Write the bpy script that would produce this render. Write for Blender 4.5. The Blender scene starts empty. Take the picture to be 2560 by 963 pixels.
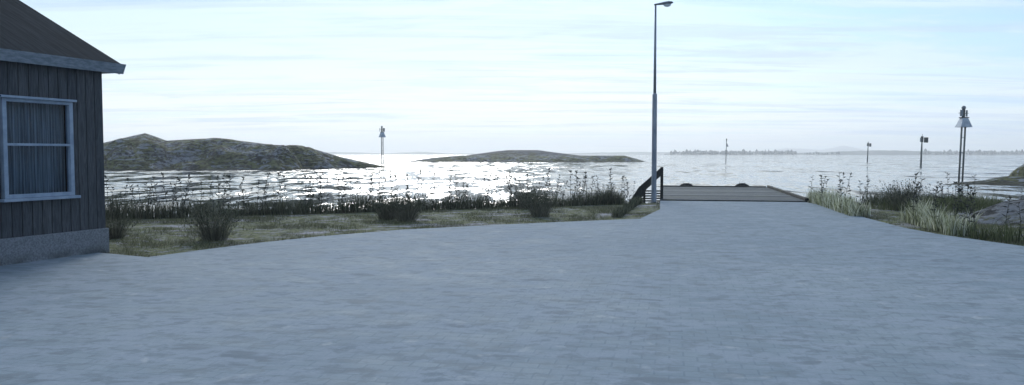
import bpy, bmesh, math, random
from mathutils import Vector, Matrix, noise as mn
R = math.radians
random.seed(7)
S = bpy.context.scene
COL = S.collection

# ------------------------------------------------------------------ camera
F = 1960.0; HZ = 385.0; CAMH = 1.6
PITCH = math.atan((481.5-HZ)/F)
cam = bpy.data.cameras.new('camera'); co = bpy.data.objects.new('camera', cam); COL.objects.link(co)
cam.sensor_width = 36; cam.lens = 36*F/2560; cam.clip_start = .05; cam.clip_end = 30000
co.location = (0, 0, CAMH); co.rotation_euler = (R(90)-PITCH, 0, 0)
S.camera = co
WATER = -0.6

def ray(u, v):
    x = (u-1280)/F; y = -(v-481.5)/F
    c, s = math.cos(PITCH), math.sin(PITCH)
    return Vector((x, c+y*s, -s+y*c))
def at(u, v, z=0.0):
    d = ray(u, v); t = (z-CAMH)/d.z
    return Vector((d.x*t, d.y*t, z))
def atd(u, v, Y):
    d = ray(u, v); t = Y/d.y
    return Vector((d.x*t, Y, CAMH+d.z*t))

# ------------------------------------------------------------------ helpers
class MB:
    def __init__(s): s.v = []; s.f = []
    def face(s, pts):
        n = len(s.v); s.v += [tuple(p) for p in pts]; s.f.append(tuple(range(n, n+len(pts))))
    def hexa(s, p):   # 8 corners: bottom 0-3 ccw, top 4-7
        n = len(s.v); s.v += [tuple(q) for q in p]
        for q in ((3,2,1,0),(4,5,6,7),(0,1,5,4),(1,2,6,5),(2,3,7,6),(3,0,4,7)): s.f.append(tuple(n+i for i in q))
    def box(s, x0, x1, y0, y1, z0, z1, M=None):
        p = [Vector(c) for c in ((x0,y0,z0),(x1,y0,z0),(x1,y1,z0),(x0,y1,z0),(x0,y0,z1),(x1,y0,z1),(x1,y1,z1),(x0,y1,z1))]
        if M: p = [M @ q for q in p]
        s.hexa(p)
    def tube(s, pts, rad, n=10, caps=True):
        base = len(s.v); m = len(pts)
        for i, p in enumerate(pts):
            p = Vector(p); a = Vector(pts[max(0, i-1)]); b = Vector(pts[min(m-1, i+1)])
            t = (b-a).normalized(); up = Vector((0,0,1)) if abs(t.z) < .9 else Vector((1,0,0))
            e = t.cross(up).normalized(); g = e.cross(t).normalized()
            r = rad[i] if hasattr(rad, '__len__') else rad
            for k in range(n):
                an = 2*math.pi*k/n; s.v.append(tuple(p+e*math.cos(an)*r+g*math.sin(an)*r))
        for i in range(m-1):
            for k in range(n):
                a = base+i*n+k; b = base+i*n+(k+1) % n; s.f.append((a, b, b+n, a+n))
        if caps:
            s.f.append(tuple(base+k for k in range(n))[::-1]); s.f.append(tuple(base+(m-1)*n+k for k in range(n)))
    def blade(s, p, d, h, w, bend, seg=2):
        # tapered leaf strip; p root, d side dir, bend offset at the tip
        n = len(s.v); p = Vector(p)
        for i in range(seg):
            t = i/seg; c = p+Vector((0,0,h*t))+bend*(t*t); ww = w*(1-t*.55)*.5
            s.v += [tuple(c-d*ww), tuple(c+d*ww)]
        s.v.append(tuple(p+Vector((0,0,h))+bend))
        for i in range(seg-1): s.f.append((n+2*i, n+2*i+1, n+2*i+3, n+2*i+2))
        s.f.append((n+2*seg-2, n+2*seg-1, n+2*seg))
    def leaf(s, p, q, w, up=Vector((0,0,1))):
        p = Vector(p); q = Vector(q); t = q-p; e = t.cross(up)
        if e.length < 1e-6: e = Vector((1,0,0))
        e.normalize(); m = p+t*.4
        s.face([p, m+e*w*.5, q, m-e*w*.5])
    def build(s, name, mat, parent=None, smooth=False, bevel=0):
        me = bpy.data.meshes.new(name); me.from_pydata(s.v, [], s.f); me.update()
        o = bpy.data.objects.new(name, me); COL.objects.link(o)
        if mat: me.materials.append(mat)
        if smooth: me.polygons.foreach_set('use_smooth', [True]*len(me.polygons))
        if parent: o.parent = parent
        if bevel:
            b = o.modifiers.new('b', 'BEVEL'); b.width = bevel; b.segments = 2; b.limit_method = 'ANGLE'
        return o
def empty(name, loc=(0,0,0), rz=0):
    o = bpy.data.objects.new(name, None); COL.objects.link(o); o.location = loc; o.rotation_euler.z = rz; return o
def tag(o, label=None, cat=None, group=None, kind=None):
    if label: o['label'] = label
    if cat: o['category'] = cat
    if group: o['group'] = group
    if kind: o['kind'] = kind
    return o
def kids(o): return [c for c in bpy.data.objects if c.parent == o]
def copy_tree(o, parent=None):
    c = o.copy(); COL.objects.link(c); c.parent = parent
    for ch in kids(o): copy_tree(ch, c)
    return c

# ------------------------------------------------------------------ materials
class NT:
    def __init__(s, tree): s.t = tree; s.n = tree.nodes; s.l = tree.links
    def new(s, ty, **kw):
        n = s.n.new(ty)
        for k, v in kw.items(): setattr(n, k, v)
        return n
    def put(s, sock, val):
        if isinstance(val, bpy.types.NodeSocket): s.l.new(val, sock)
        elif val is not None:
            if hasattr(sock.default_value, '__len__') and not hasattr(val, '__len__'): val = [val]*len(sock.default_value)
            if hasattr(val, '__len__') and len(val) == 3 and len(sock.default_value) == 4: val = tuple(val)+(1,)
            sock.default_value = val
    def math(s, op, a, b=None, clamp=False):
        n = s.new('ShaderNodeMath', operation=op, use_clamp=clamp); s.put(n.inputs[0], a)
        if b is not None: s.put(n.inputs[1], b)
        return n.outputs[0]
    def vmath(s, op, a, b=None):
        n = s.new('ShaderNodeVectorMath', operation=op); s.put(n.inputs[0], a)
        if b is not None: s.put(n.inputs[1], b)
        return n.outputs['Value'] if op in ('DOT_PRODUCT', 'LENGTH') else n.outputs[0]
    def mix(s, fac, a, b, mode='MIX'):
        n = s.new('ShaderNodeMix', data_type='RGBA', blend_type=mode); s.put(n.inputs[0], fac); s.put(n.inputs[6], a); s.put(n.inputs[7], b)
        return n.outputs[2]
    def noise(s, vec, scale, detail=4, rough=.55, dist=0):
        n = s.new('ShaderNodeTexNoise'); s.put(n.inputs['Vector'], vec); s.put(n.inputs['Scale'], scale)
        s.put(n.inputs['Detail'], detail); s.put(n.inputs['Roughness'], rough); s.put(n.inputs['Distortion'], dist)
        return n.outputs['Fac']
    def ramp(s, val, a, b, lo=0., hi=1.):
        n = s.new('ShaderNodeMapRange', interpolation_type='SMOOTHSTEP'); s.put(n.inputs[0], val)
        s.put(n.inputs[1], a); s.put(n.inputs[2], b); s.put(n.inputs[3], lo); s.put(n.inputs[4], hi)
        return n.outputs[0]
    def mapping(s, vec, rot=(0,0,0), scale=(1,1,1), loc=(0,0,0)):
        n = s.new('ShaderNodeMapping'); s.put(n.inputs[0], vec); n.inputs['Location'].default_value = loc
        n.inputs['Rotation'].default_value = rot; n.inputs['Scale'].default_value = scale
        return n.outputs[0]
    def bump(s, h, strength, dist, normal=None):
        n = s.new('ShaderNodeBump'); s.put(n.inputs['Height'], h); n.inputs['Strength'].default_value = strength
        n.inputs['Distance'].default_value = dist
        if normal: s.l.new(normal, n.inputs['Normal'])
        return n.outputs[0]
def mat(name, rough=.8, spec=.3, metal=0.):
    m = bpy.data.materials.new(name); m.use_nodes = True; t = NT(m.node_tree)
    b = m.node_tree.nodes['Principled BSDF']; b.inputs['Roughness'].default_value = rough
    b.inputs['Specular IOR Level'].default_value = spec; b.inputs['Metallic'].default_value = metal
    return m, t, b
def gpos(t): return t.new('ShaderNodeNewGeometry').outputs['Position']
def opos(t): return t.new('ShaderNodeTexCoord').outputs['Object']

def varied(name, c1, c2, scale=5., rough=.8, spec=.3, metal=0., bump=0., stretch=(1,1,1), contrast=(.35,.65), detail=5):
    m, t, b = mat(name, rough, spec, metal)
    v = t.mapping(opos(t), scale=stretch)
    n = t.noise(v, scale, detail, .65)
    t.put(b.inputs['Base Color'], t.mix(t.ramp(n, *contrast), c1, c2))
    if bump: t.put(b.inputs['Normal'], t.bump(n, .6, bump))
    return m
def foliage_mat(name, cols, rough=.7, spec=.2, trans=.15):
    m, t, b = mat(name, rough, spec)
    g = t.new('ShaderNodeNewGeometry').outputs['Random Per Island']
    r = t.new('ShaderNodeValToRGB'); t.put(r.inputs[0], g)
    e = r.color_ramp.elements
    while len(e) < len(cols): e.new(.5)
    for i, c in enumerate(cols): e[i].position = i/(len(cols)-1); e[i].color = tuple(c)+(1,)
    t.put(b.inputs['Base Color'], r.outputs[0])
    tr = t.new('ShaderNodeBsdfTranslucent'); t.put(tr.inputs['Color'], r.outputs[0])
    mx = t.new('ShaderNodeMixShader'); mx.inputs[0].default_value = trans
    t.l.new(b.outputs[0], mx.inputs[1]); t.l.new(tr.outputs[0], mx.inputs[2])
    t.l.new(mx.outputs[0], m.node_tree.nodes['Material Output'].inputs['Surface'])
    return m

M = {}
PAVE_ROT = R(-11.5)
def paving():
    m, t, b = mat('paving', .9, .12)
    p = gpos(t)
    v = t.mapping(p, rot=(0,0,R(11.5)))
    br = t.new('ShaderNodeTexBrick'); t.put(br.inputs['Vector'], v)
    br.offset = .5; br.inputs['Scale'].default_value = 1; br.inputs['Brick Width'].default_value = .21; br.inputs['Row Height'].default_value = .14
    br.inputs['Mortar Size'].default_value = .011; br.inputs['Mortar Smooth'].default_value = .6; br.inputs['Bias'].default_value = 0
    br.inputs['Color1'].default_value = (.20,.25,.285,1); br.inputs['Color2'].default_value = (.222,.275,.31,1); br.inputs['Mortar'].default_value = (.165,.215,.255,1)
    c = br.outputs['Color']
    n1 = t.noise(p, .35, 4, .6); c = t.mix(t.ramp(n1, .38, .62), t.mix(1., c, (.80,.85,.89), 'MULTIPLY'), c)
    n2 = t.noise(t.mapping(p, scale=(1,1.6,1), rot=(0,0,R(11.5))), 1.6, 3, .6); c = t.mix(t.ramp(n2, .42, .60, 0, .65), c, (.255,.30,.35))
    n3 = t.noise(t.mapping(p, loc=(7,3,0), scale=(.6,1,1)), 3.4, 4, .6, .4); c = t.mix(t.ramp(n3, .56, .68, 0, .7), c, (.115,.145,.17))
    n6 = t.noise(t.mapping(p, loc=(17,3,0), scale=(.7,1,1)), 7., 4, .65, .3); c = t.mix(t.ramp(n6, .50, .62, 0, .7), c, (.14,.18,.21))
    n4 = t.noise(t.mapping(p, loc=(31,12,0)), 2.6, 3, .6, .3); c = t.mix(t.ramp(n4, .62, .74, 0, .35), c, (.42,.45,.46))
    nf = t.noise(p, 34, 3, .7); c = t.mix(t.ramp(nf, .3, .7, .0, .25), c, (.12,.15,.185))
    # the far side of a fold across the yard, lit differently, is painted slightly darker
    sp = t.new('ShaderNodeSeparateXYZ'); t.put(sp.inputs[0], p)
    j = t.math('ADD', sp.outputs[1], t.math('MULTIPLY', sp.outputs[0], .36))
    c = t.mix(t.ramp(j, 12.63, 12.69, 0, 1), c, t.mix(1., c, (.92,.94,.955), 'MULTIPLY'))
    t.put(b.inputs['Base Color'], c)
    h = t.math('ADD', t.math('MULTIPLY', br.outputs['Fac'], -1.), t.math('MULTIPLY', nf, .6))
    t.put(b.inputs['Normal'], t.bump(h, .3, .004))
    t.put(b.inputs['Roughness'], t.ramp(n2, .3, .7, .8, .95))
    return m
M['paving'] = paving()
def turf(name='turf'):
    m, t, b = mat(name, .9, .1)
    p = gpos(t)
    n1 = t.noise(t.mapping(p, scale=(.55,1,1), rot=(0,0,R(-20))), 1.1, 6, .68, .3)
    n2 = t.noise(t.mapping(p, scale=(.7,1,1), loc=(5,9,0)), 4.6, 7, .8, .5)
    n3 = t.noise(t.mapping(p, loc=(15,2,0)), 9, 6, .8)
    c = t.mix(t.ramp(n3, .42, .58), (.04,.052,.022), (.135,.155,.07))
    c = t.mix(t.ramp(n2, .52, .60, 0, .85), c, (.23,.245,.30))
    c = t.mix(t.ramp(n1, .53, .62, 0, .75), c, (.30,.30,.36))
    n4 = t.noise(t.mapping(p, loc=(1,22,0)), 2.1, 5, .7); c = t.mix(t.ramp(n4, .6, .7, 0, .75), c, (.20,.235,.07))
    n5 = t.noise(t.mapping(p, loc=(1,2,9)), 7, 4, .7); c = t.mix(t.ramp(n5, .60, .68, 0, .7), c, (.03,.037,.022))
    # strips where the bank meets the water are wet dark soil
    sx = t.new('ShaderNodeSeparateXYZ'); t.put(sx.inputs[0], p)
    c = t.mix(t.ramp(sx.outputs[2], -.5, -.12, 1, 0), c, (.045,.045,.035))
    t.put(b.inputs['Base Color'], c)
    t.put(b.inputs['Normal'], t.bump(t.math('ADD', n3, t.math('MULTIPLY', n2, .8)), .8, .05))
    return m
M['turf'] = turf()
def rock(name, moss=.5, sc=1., dark=1., con=1.):
    m, t, b = mat(name, .9, .15)
    p = gpos(t); k = lambda *c: tuple(x*dark for x in c)
    a = t.noise(t.mapping(p, scale=(1,1,2)), .16*sc, 5, .6, .6)
    s = t.noise(t.mapping(p, scale=(.22,.5,1.3), rot=(0, R(-34), R(15))), 1.3*sc, 6, .7, .6)
    g = t.noise(t.mapping(p, scale=(.6,.6,1.)), 1.9*sc, 7, .78, .3)
    l = .045/con
    c = t.mix(t.ramp(g, .5-l*1.6, .5+l*1.6), k(.035,.04,.045), k(.25,.28,.32))
    mo = t.mix(t.ramp(g, .5-l*2, .5+l*2), k(.022,.028,.012), k(.15,.165,.075))
    mk = t.ramp(t.math('ADD', a, t.math('MULTIPLY', t.math('SUBTRACT', s, .5), .9)), .58-moss*.3, .66-moss*.3)
    c = t.mix(mk, c, mo)
    c = t.mix(t.ramp(s, .36, .44, .85, 0), c, k(.02,.024,.022))
    c = t.mix(t.math('MULTIPLY', t.ramp(s, .55, .60), t.ramp(s, .68, .63)), c, k(.26,.29,.33))
    c = t.mix(t.ramp(t.noise(t.mapping(p, loc=(8,3,1)), .5*sc, 6, .75), .60, .66, 0, .6), c, k(.19,.21,.06))
    sx = t.new('ShaderNodeSeparateXYZ'); t.put(sx.inputs[0], p)
    c = t.mix(t.ramp(sx.outputs[2], WATER+.02, WATER+.3, .8, 0), c, (.03,.033,.03))
    t.put(b.inputs['Base Color'], c)
    h = t.math('ADD', t.math('MULTIPLY', s, 1.6), t.math('MULTIPLY', g, .8))
    t.put(b.inputs['Normal'], t.bump(h, 1., .9/sc))
    return m
M['rock_far'] = rock('mossy_rock', .62, 1., 1.1, 1.8)
M['rock_smooth'] = rock('smooth_far_rock', .2, .6, .75, .35)
M['rock_near'] = rock('lichen_rock', .15, 1.8, .9, .8)
M['rock_mid'] = rock('outcrop_rock', .85, 1.6, 1.1, .8)
def water():
    m, t, b = mat('water', .06, .5)
    b.inputs['IOR'].default_value = 1.333
    b.inputs['Base Color'].default_value = (.025,.035,.038,1)
    p = gpos(t)
    # wave slopes taken straight from vector noise, so that far ripples keep their tilt
    def slope(scale, loc, sc, det, ro):
        n = t.new('ShaderNodeTexNoise'); t.put(n.inputs['Vector'], t.mapping(p, scale=scale, rot=(0,0,ro), loc=loc))
        n.inputs['Scale'].default_value = sc; n.inputs['Detail'].default_value = det; n.inputs['Roughness'].default_value = .62; n.inputs['Distortion'].default_value = .4
        return t.vmath('SUBTRACT', n.outputs['Color'], (.5,.5,.5))
    a1 = slope((1,.3,1), (0,0,0), .38, 5, R(5)); a0 = slope((1,.22,1), (2,7,0), .15, 4, R(-3)); a2 = slope((1,.35,1), (5,9,0), 1.3, 4, R(-9))
    sl_ = t.vmath('ADD', t.vmath('MULTIPLY', a1, (.8,2.1,0)), t.vmath('MULTIPLY', a2, (.7,1.5,0)))
    gust = t.ramp(t.noise(t.mapping(p, scale=(1,.5,1), loc=(3,8,0)), .04, 4, .6), .35, .65, .55, 1.1)
    sc_ = t.new('ShaderNodeVectorMath', operation='SCALE'); t.put(sc_.inputs[0], sl_); t.put(sc_.inputs['Scale'], gust)
    nn_ = t.vmath('NORMALIZE', t.vmath('ADD', t.vmath('ADD', sc_.outputs[0], t.vmath('MULTIPLY', a0, (.15,.5,0))), (0,-.04,1)))
    t.put(b.inputs['Normal'], nn_)
    return m
M['water'] = water()
def cladding():
    m, t, b = mat('wall_cladding', .75, .25)
    p = opos(t)
    v = t.mapping(p, scale=(1,1,.09))
    n = t.noise(v, 26, 5, .6, 1.6)
    w = t.new('ShaderNodeTexWave', wave_type='RINGS'); t.put(w.inputs['Vector'], t.mapping(p, scale=(1,1,.16), loc=(.03,0,0)))
    w.inputs['Scale'].default_value = 9; w.inputs['Distortion'].default_value = 9; w.inputs['Detail'].default_value = 3; w.inputs['Detail Scale'].default_value = 1.4
    c = t.mix(t.ramp(n, .35, .65), (.035,.041,.047), (.080,.089,.098))
    c = t.mix(t.math('MULTIPLY', w.outputs['Fac'], .5), c, (.045,.053,.065))
    ri = t.new('ShaderNodeNewGeometry').outputs['Random Per Island']
    c = t.mix(1., c, t.mix(ri, (.82,.84,.87), (1.15,1.12,1.1)), 'MULTIPLY')
    t.put(b.inputs['Base Color'], c)
    t.put(b.inputs['Normal'], t.bump(t.math('ADD', n, t.math('MULTIPLY', w.outputs['Fac'], .5)), .6, .006))
    return m
M['cladding'] = cladding()
M['groove'] = varied('wall_backing', (.012,.012,.013), (.02,.02,.022))
def plinth():
    m, t, b = mat('concrete_plinth', .9, .2)
    p = opos(t); n = t.noise(p, 38, 4, .8); n2 = t.noise(p, 2.2, 5, .6)
    c = t.mix(t.ramp(n, .3, .7), (.12,.135,.15), (.26,.28,.305))
    sx = t.new('ShaderNodeSeparateXYZ'); t.put(sx.inputs[0], p)
    st = t.math('MULTIPLY', t.ramp(sx.outputs[2], .0, .2, 1, 0), t.ramp(n2, .42, .62))
    c = t.mix(t.math('MULTIPLY', st, .7), c, (.05,.055,.05))
    t.put(b.inputs['Base Color'], c); t.put(b.inputs['Normal'], t.bump(n, .9, .02))
    return m
M['plinth'] = plinth()
M['roof'] = varied('roof_felt', (.010,.016,.022), (.020,.030,.040), 3., .95, .03, bump=.01, stretch=(.15,6,1))
M['trim'] = varied('weathered_white_trim', (.20,.26,.34), (.29,.36,.45), 6., .6, .35, bump=.003, contrast=(.3,.7))
M['fascia'] = varied('fascia_board', (.15,.185,.22), (.25,.29,.34), 7., .6, .3, bump=.004, stretch=(1,1,4))
M['curtain'] = None
def curtain():
    m, t, b = mat('curtain_fabric', .9, .1)
    n = t.noise(t.mapping(opos(t), scale=(1,1,.02)), 42, 4, .7)
    t.put(b.inputs['Base Color'], t.mix(t.ramp(n, .3, .7), (.09,.11,.13), (.33,.38,.43)))
    return m
M['curtain'] = curtain()
def glass():
    m = bpy.data.materials.new('window_glass'); m.use_nodes = True; t = NT(m.node_tree); m.node_tree.nodes.remove(m.node_tree.nodes['Principled BSDF'])
    tr = t.new('ShaderNodeBsdfTransparent'); tr.inputs[0].default_value = (.86,.9,.93,1)
    gl = t.new('ShaderNodeBsdfGlossy'); gl.inputs['Roughness'].default_value = .02
    fr = t.new('ShaderNodeFresnel'); fr.inputs[0].default_value = 1.17
    mx = t.new('ShaderNodeMixShader'); t.l.new(fr.outputs[0], mx.inputs[0]); t.l.new(tr.outputs[0], mx.inputs[1]); t.l.new(gl.outputs[0], mx.inputs[2])
    t.l.new(mx.outputs[0], m.node_tree.nodes['Material Output'].inputs['Surface'])
    return m
M['glass'] = glass()
M['galv'] = varied('galvanised_steel', (.16,.19,.23), (.27,.30,.35), 9., .5, .5, .35, stretch=(1,1,.2))
M['head'] = varied('lamp_housing', (.10,.12,.14), (.17,.19,.22), 9., .5, .5, .2)
M['lens'] = varied('lamp_lens', (.62,.68,.72), (.74,.79,.82), 9., .25, .5)
M['pierwood'] = None
def wood(name, c1, c2, groove, axis_scale, sc=10):
    m, t, b = mat(name, .85, .2)
    p = opos(t); n = t.noise(t.mapping(p, scale=axis_scale), sc, 5, .7, .3)
    ri = t.new('ShaderNodeNewGeometry').outputs['Random Per Island']
    c = t.mix(t.ramp(n, .32, .68), c1, c2); c = t.mix(1., c, t.mix(ri, (.72,.75,.74), (1.2,1.2,1.2)), 'MULTIPLY')
    n2 = t.noise(p, 1.2, 4, .6); c = t.mix(t.ramp(n2, .5, .7, 0, .5), c, (.10,.115,.07))
    t.put(b.inputs['Base Color'], c); t.put(b.inputs['Normal'], t.bump(n, .6, .008))
    return m
M['deck'] = wood('weathered_deck_planks', (.052,.064,.072), (.12,.14,.155), None, (.3,3,1))
M['beam'] = wood('dark_pier_timber', (.014,.016,.017), (.036,.04,.042), None, (3,.3,1))
M['rubber'] = varied('tyre_rubber', (.018,.02,.02), (.035,.037,.036), 12., .8, .2)
M['bpole'] = varied('beacon_pole', (.10,.115,.125), (.21,.22,.20), 3., .7, .3, stretch=(1,1,.4))
M['bpanel_dark'] = varied('beacon_panel_dark', (.03,.045,.05), (.055,.07,.075), 3., .6, .3)
M['bskirt'] = varied('beacon_white_skirt', (.30,.35,.41), (.42,.48,.54), 3., .6, .3)
M['bpanel'] = varied('beacon_panel_grey', (.16,.19,.22), (.24,.27,.30), 3., .6, .3)
M['grass_dark'] = foliage_mat('shore_grass', [(.016,.021,.015), (.05,.058,.038), (.09,.10,.065), (.15,.16,.11)])
M['grass_light'] = foliage_mat('sunlit_reed_grass', [(.05,.062,.035), (.17,.19,.10), (.42,.45,.30), (.70,.72,.62), (.12,.14,.08)], trans=.4)  # sunlight on the right-hand strips is put into these paler blade colours
M['grass_mid'] = foliage_mat('olive_reed_grass', [(.03,.038,.02), (.08,.10,.045), (.13,.15,.075), (.05,.06,.03)], trans=.25)
M['turf_blade'] = foliage_mat('turf_blades', [(.038,.042,.022), (.08,.088,.042), (.125,.13,.07), (.19,.19,.15)], trans=.2)
M['weed'] = foliage_mat('weed_leaves', [(.018,.024,.022), (.045,.052,.042), (.028,.033,.028)], trans=.1)
M['bush_twig'] = foliage_mat('bush_twigs', [(.035,.04,.032), (.085,.09,.07), (.17,.17,.13), (.05,.056,.045), (.26,.25,.19)], trans=.1)
M['bush_leaf'] = foliage_mat('bush_leaves', [(.03,.038,.028), (.06,.07,.045), (.10,.11,.07)], trans=.15)
M['far_land'] = varied('far_land', (.08,.10,.10), (.12,.14,.135), .02)
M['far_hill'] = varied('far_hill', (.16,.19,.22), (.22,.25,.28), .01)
M['far_wood'] = varied('far_wood', (.07,.09,.095), (.10,.12,.12), .05)

# ------------------------------------------------------------------ ground / paving / water
def lerp_pts(pts, x):
    if x <= pts[0][0]: a, b = pts[0], pts[1]
    elif x >= pts[-1][0]: a, b = pts[-2], pts[-1]
    else:
        for a, b in zip(pts, pts[1:]):
            if a[0] <= x <= b[0]: break
    t = (x-a[0])/(b[0]-a[0]); return a[1]+(b[1]-a[1])*t
shore = [(-200,-60), (-60,2), (-25,14.5), (-10,20.0), (3.5,26.0), (5,26.8), (10,27.0), (11.2,26.2), (13.2,25.6), (17,25), (24,27), (60,40), (200,60)]
def gh(x, y):
    d = y-lerp_pts(shore, x)
    if d < -3: return 0.
    z = -1.3*(1-1/(1+math.exp(min(30, (d-1.)*2.2))))
    z = min(0, z)
    return z + (.03*mn.noise(Vector((x*.5, y*.5, 3))) if d > -.8 else 0)
g = MB()
xs = [-220,-150,-100,-70,-50,-40]+[-32+i*.7 for i in range(92)]+[34,40,50,65,90,130,220]
ys = [-220,-120,-60,-20,0,6]+[8+i*.45 for i in range(54)]+[33,36,40,46,55]
for y in ys:
    for x in xs: g.v.append((x, y, gh(x, y)))
nx = len(xs)
for j in range(len(ys)-1):
    for i in range(nx-1):
        a = j*nx+i; g.f.append((a, a+1, a+1+nx, a+nx))
tag(g.build('ground', M['turf'], smooth=True), kind='structure')

edge = [(-7.6,11.05)]
pv = [(245,636),(370,648),(500,630),(640,612),(800,595),(1000,578),(1250,565),(1500,554),(1600,550),(1625,538),(1650,526),(1650,504)]
edge = [at(u, v) for u, v in pv]
pr = [(2015,508),(2050,515),(2110,532),(2180,552),(2260,573),(2350,590),(2460,606),(2560,620)]
er = [at(u, v) for u, v in pr]
pts = [Vector((-40,-40,0)), Vector((-40,7.5,0)), Vector((-8.6,8.,0))]+edge+er
last = er[-1]; prev = er[-2]; dr = (last-prev).normalized()
pts += [last+dr*6, Vector((30,-10,0)), Vector((30,-40,0))]
bm = bmesh.new(); ZP = .03
vs = [bm.verts.new((p.x, p.y, ZP)) for p in pts]; f = bm.faces.new(vs)
if f.normal.z < 0: f.normal_flip()
bm.normal_update()
if f.normal.z < 0: bmesh.ops.reverse_faces(bm, faces=[f])
r = bmesh.ops.extrude_face_region(bm, geom=[f]); vv = [e for e in r['geom'] if isinstance(e, bmesh.types.BMVert)]
bmesh.ops.translate(bm, verts=vv, vec=(0,0,-.12)); bmesh.ops.recalc_face_normals(bm, faces=bm.faces)
bmesh.ops.triangulate(bm, faces=[f for f in bm.faces if len(f.verts) > 4])
me = bpy.data.meshes.new('pavement'); bm.to_mesh(me); bm.free(); me.materials.append(M['paving'])
po = bpy.data.objects.new('pavement', me); COL.objects.link(po); tag(po, kind='structure')

w = MB()
w.face([(-6400,-1400,WATER),(6400,-1400,WATER),(6400,4950,WATER),(-6400,4950,WATER)])
tag(w.build('water', M['water']), kind='structure')

# ------------------------------------------------------------------ islands and outcrops
def strip_island(name, prof, us, rows, front, ridge, back, mat_, rug=.5, seed=0., z0=WATER):
    # prof(u)-> silhouette v; front/ridge/back distances as functions of u
    b = MB(); n = len(us)
    for j, r in enumerate(rows):
        for u in us:
            df, drr, dbk = front(u), ridge(u), back(u)
            top = atd(u, prof(u), drr)
            hz = max(.02, top.z-z0)
            if r <= 1: d = df+(drr-df)*r; k = math.sin(r*math.pi/2)**.85
            else: d = drr+(dbk-drr)*(r-1); k = math.cos((r-1)*math.pi/2)**.8 if r < 2 else 0
            x = (u-1280)/F*d
            nz = mn.fractal(Vector((x*.16+seed, d*.16, seed)), 1., 2., 5)*rug
            cr = abs(mn.noise(Vector((x*.11+d*.16, seed, 4.))))*rug*1.5-.3*rug
            amp = min(1, hz/3)*math.sin(min(1, k)*math.pi)**1. if k > 0 else 0
            z = z0-.25+(hz+.25)*k+(nz+cr)*max(0, amp)
            b.v.append((x, d, z))
    for j in range(len(rows)-1):
        for i in range(n-1):
            a = j*n+i; b.f.append((a, a+1, a+1+n, a+n))
    return b.build(name, mat_, smooth=True)
rows = [i/26 for i in range(27)]+[1+i/8 for i in range(1,9)]
pl = [(-200,366),(60,372),(262,357),(320,343),(365,333),(392,342),(418,352),(470,348.5),(535,346),(600,352),(680,362),(740,366),(790,374),(850,392),(900,403),(965,417),(975,420)]
us = [-200+i*5 for i in range(236)]
o = strip_island('rocky_island', lambda u: lerp_pts(pl, min(u, 975)), us, rows,
    lambda u: 106+max(0, (u-700)/275)*20, lambda u: 124+max(0, (u-850)/125)*3, lambda u: 150-max(0, (u-600)/375)*20, M['rock_far'], 2.0, 3.)
tag(o, kind='structure')
pc = [(1022,404),(1045,400),(1090,394),(1150,389),(1200,388.5),(1430,389),(1560,389),(1590,397),(1616,405)]
us = [1022+i*3 for i in range(199)]
o = strip_island('rocky_skerry', lambda u: lerp_pts(pc, min(u, 1617)), us, rows,
    lambda u: 208+10*abs(u-1320)/290, lambda u: 222+3*abs(u-1320)/290, lambda u: 240-12*abs(u-1320)/290, M['rock_far'], .45, 11.)
tag(o, kind='structure')
ph = [(1120,402),(1150,391),(1200,384),(1240,378.5),(1270,375.5),(1345,375.5),(1385,381),(1430,386.5),(1480,392),(1500,402)]
us = [1120+i*4 for i in range(96)]
o = strip_island('rocky_hill', lambda u: lerp_pts(ph, min(u, 1500)), us, rows, lambda u: 228, lambda u: 250, lambda u: 275, M['rock_smooth'], .15, 21.)
tag(o, kind='structure')

def mound(name, cx, cy, rx, ry, h, mat_, z0=0., seed=0., rug=.4, rot=0., n=48, pw=1.2, fr=.25, smooth=True):
    b = MB(); c_, s_ = math.cos(rot), math.sin(rot)
    for j in range(n):
        for i in range(n):
            a = -1.05+2.1*i/(n-1); q = -1.05+2.1*j/(n-1)
            x = cx+rx*a*c_-ry*q*s_; y = cy+rx*a*s_+ry*q*c_
            r = math.sqrt(a*a+q*q)+.22*mn.noise(Vector((a*2+seed, q*2, 5)))
            k = max(0, 1-r)**(1/pw) if r < 1 else 0
            nz = mn.fractal(Vector((x*fr+seed, y*fr, 1.)), 1., 2., 5)*rug
            rd = abs(mn.noise(Vector(((x*.8+y)*fr*1.3+seed, (y-x)*fr*.3, 2))))*rug
            b.v.append((x, y, z0-.25+(h+.25)*k+(nz-rd)*min(1, k*2)-(.3 if r > 1 else 0)))
    for j in range(n-1):
        for i in range(n-1):
            a = j*n+i; b.f.append((a, a+1, a+1+n, a+n))
    return b.build(name, mat_, smooth=smooth)
tag(mound('rock_slab', 14.2, 17.6, 4.9, 3.4, 1.25, M['rock_near'], 0., 2., .16, R(-12), 80, .95, .5),
    'low sloping grey bedrock slab at the right edge behind the pale reeds', 'rock')
tag(mound('rock_outcrop', 47.5, 57, 9.4, 8, 7.5, M['rock_mid'], WATER, 5., .55, 0, 60, 1.5),
    'tall steep mossy rock outcrop cut by the right edge of the view', 'rock')
tag(mound('rocky_spit', 43.5, 57.5, 13.0, 5, 1.0, M['rock_mid'], WATER, 9., .25, 0, 60, 1.3), kind='structure')

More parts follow.
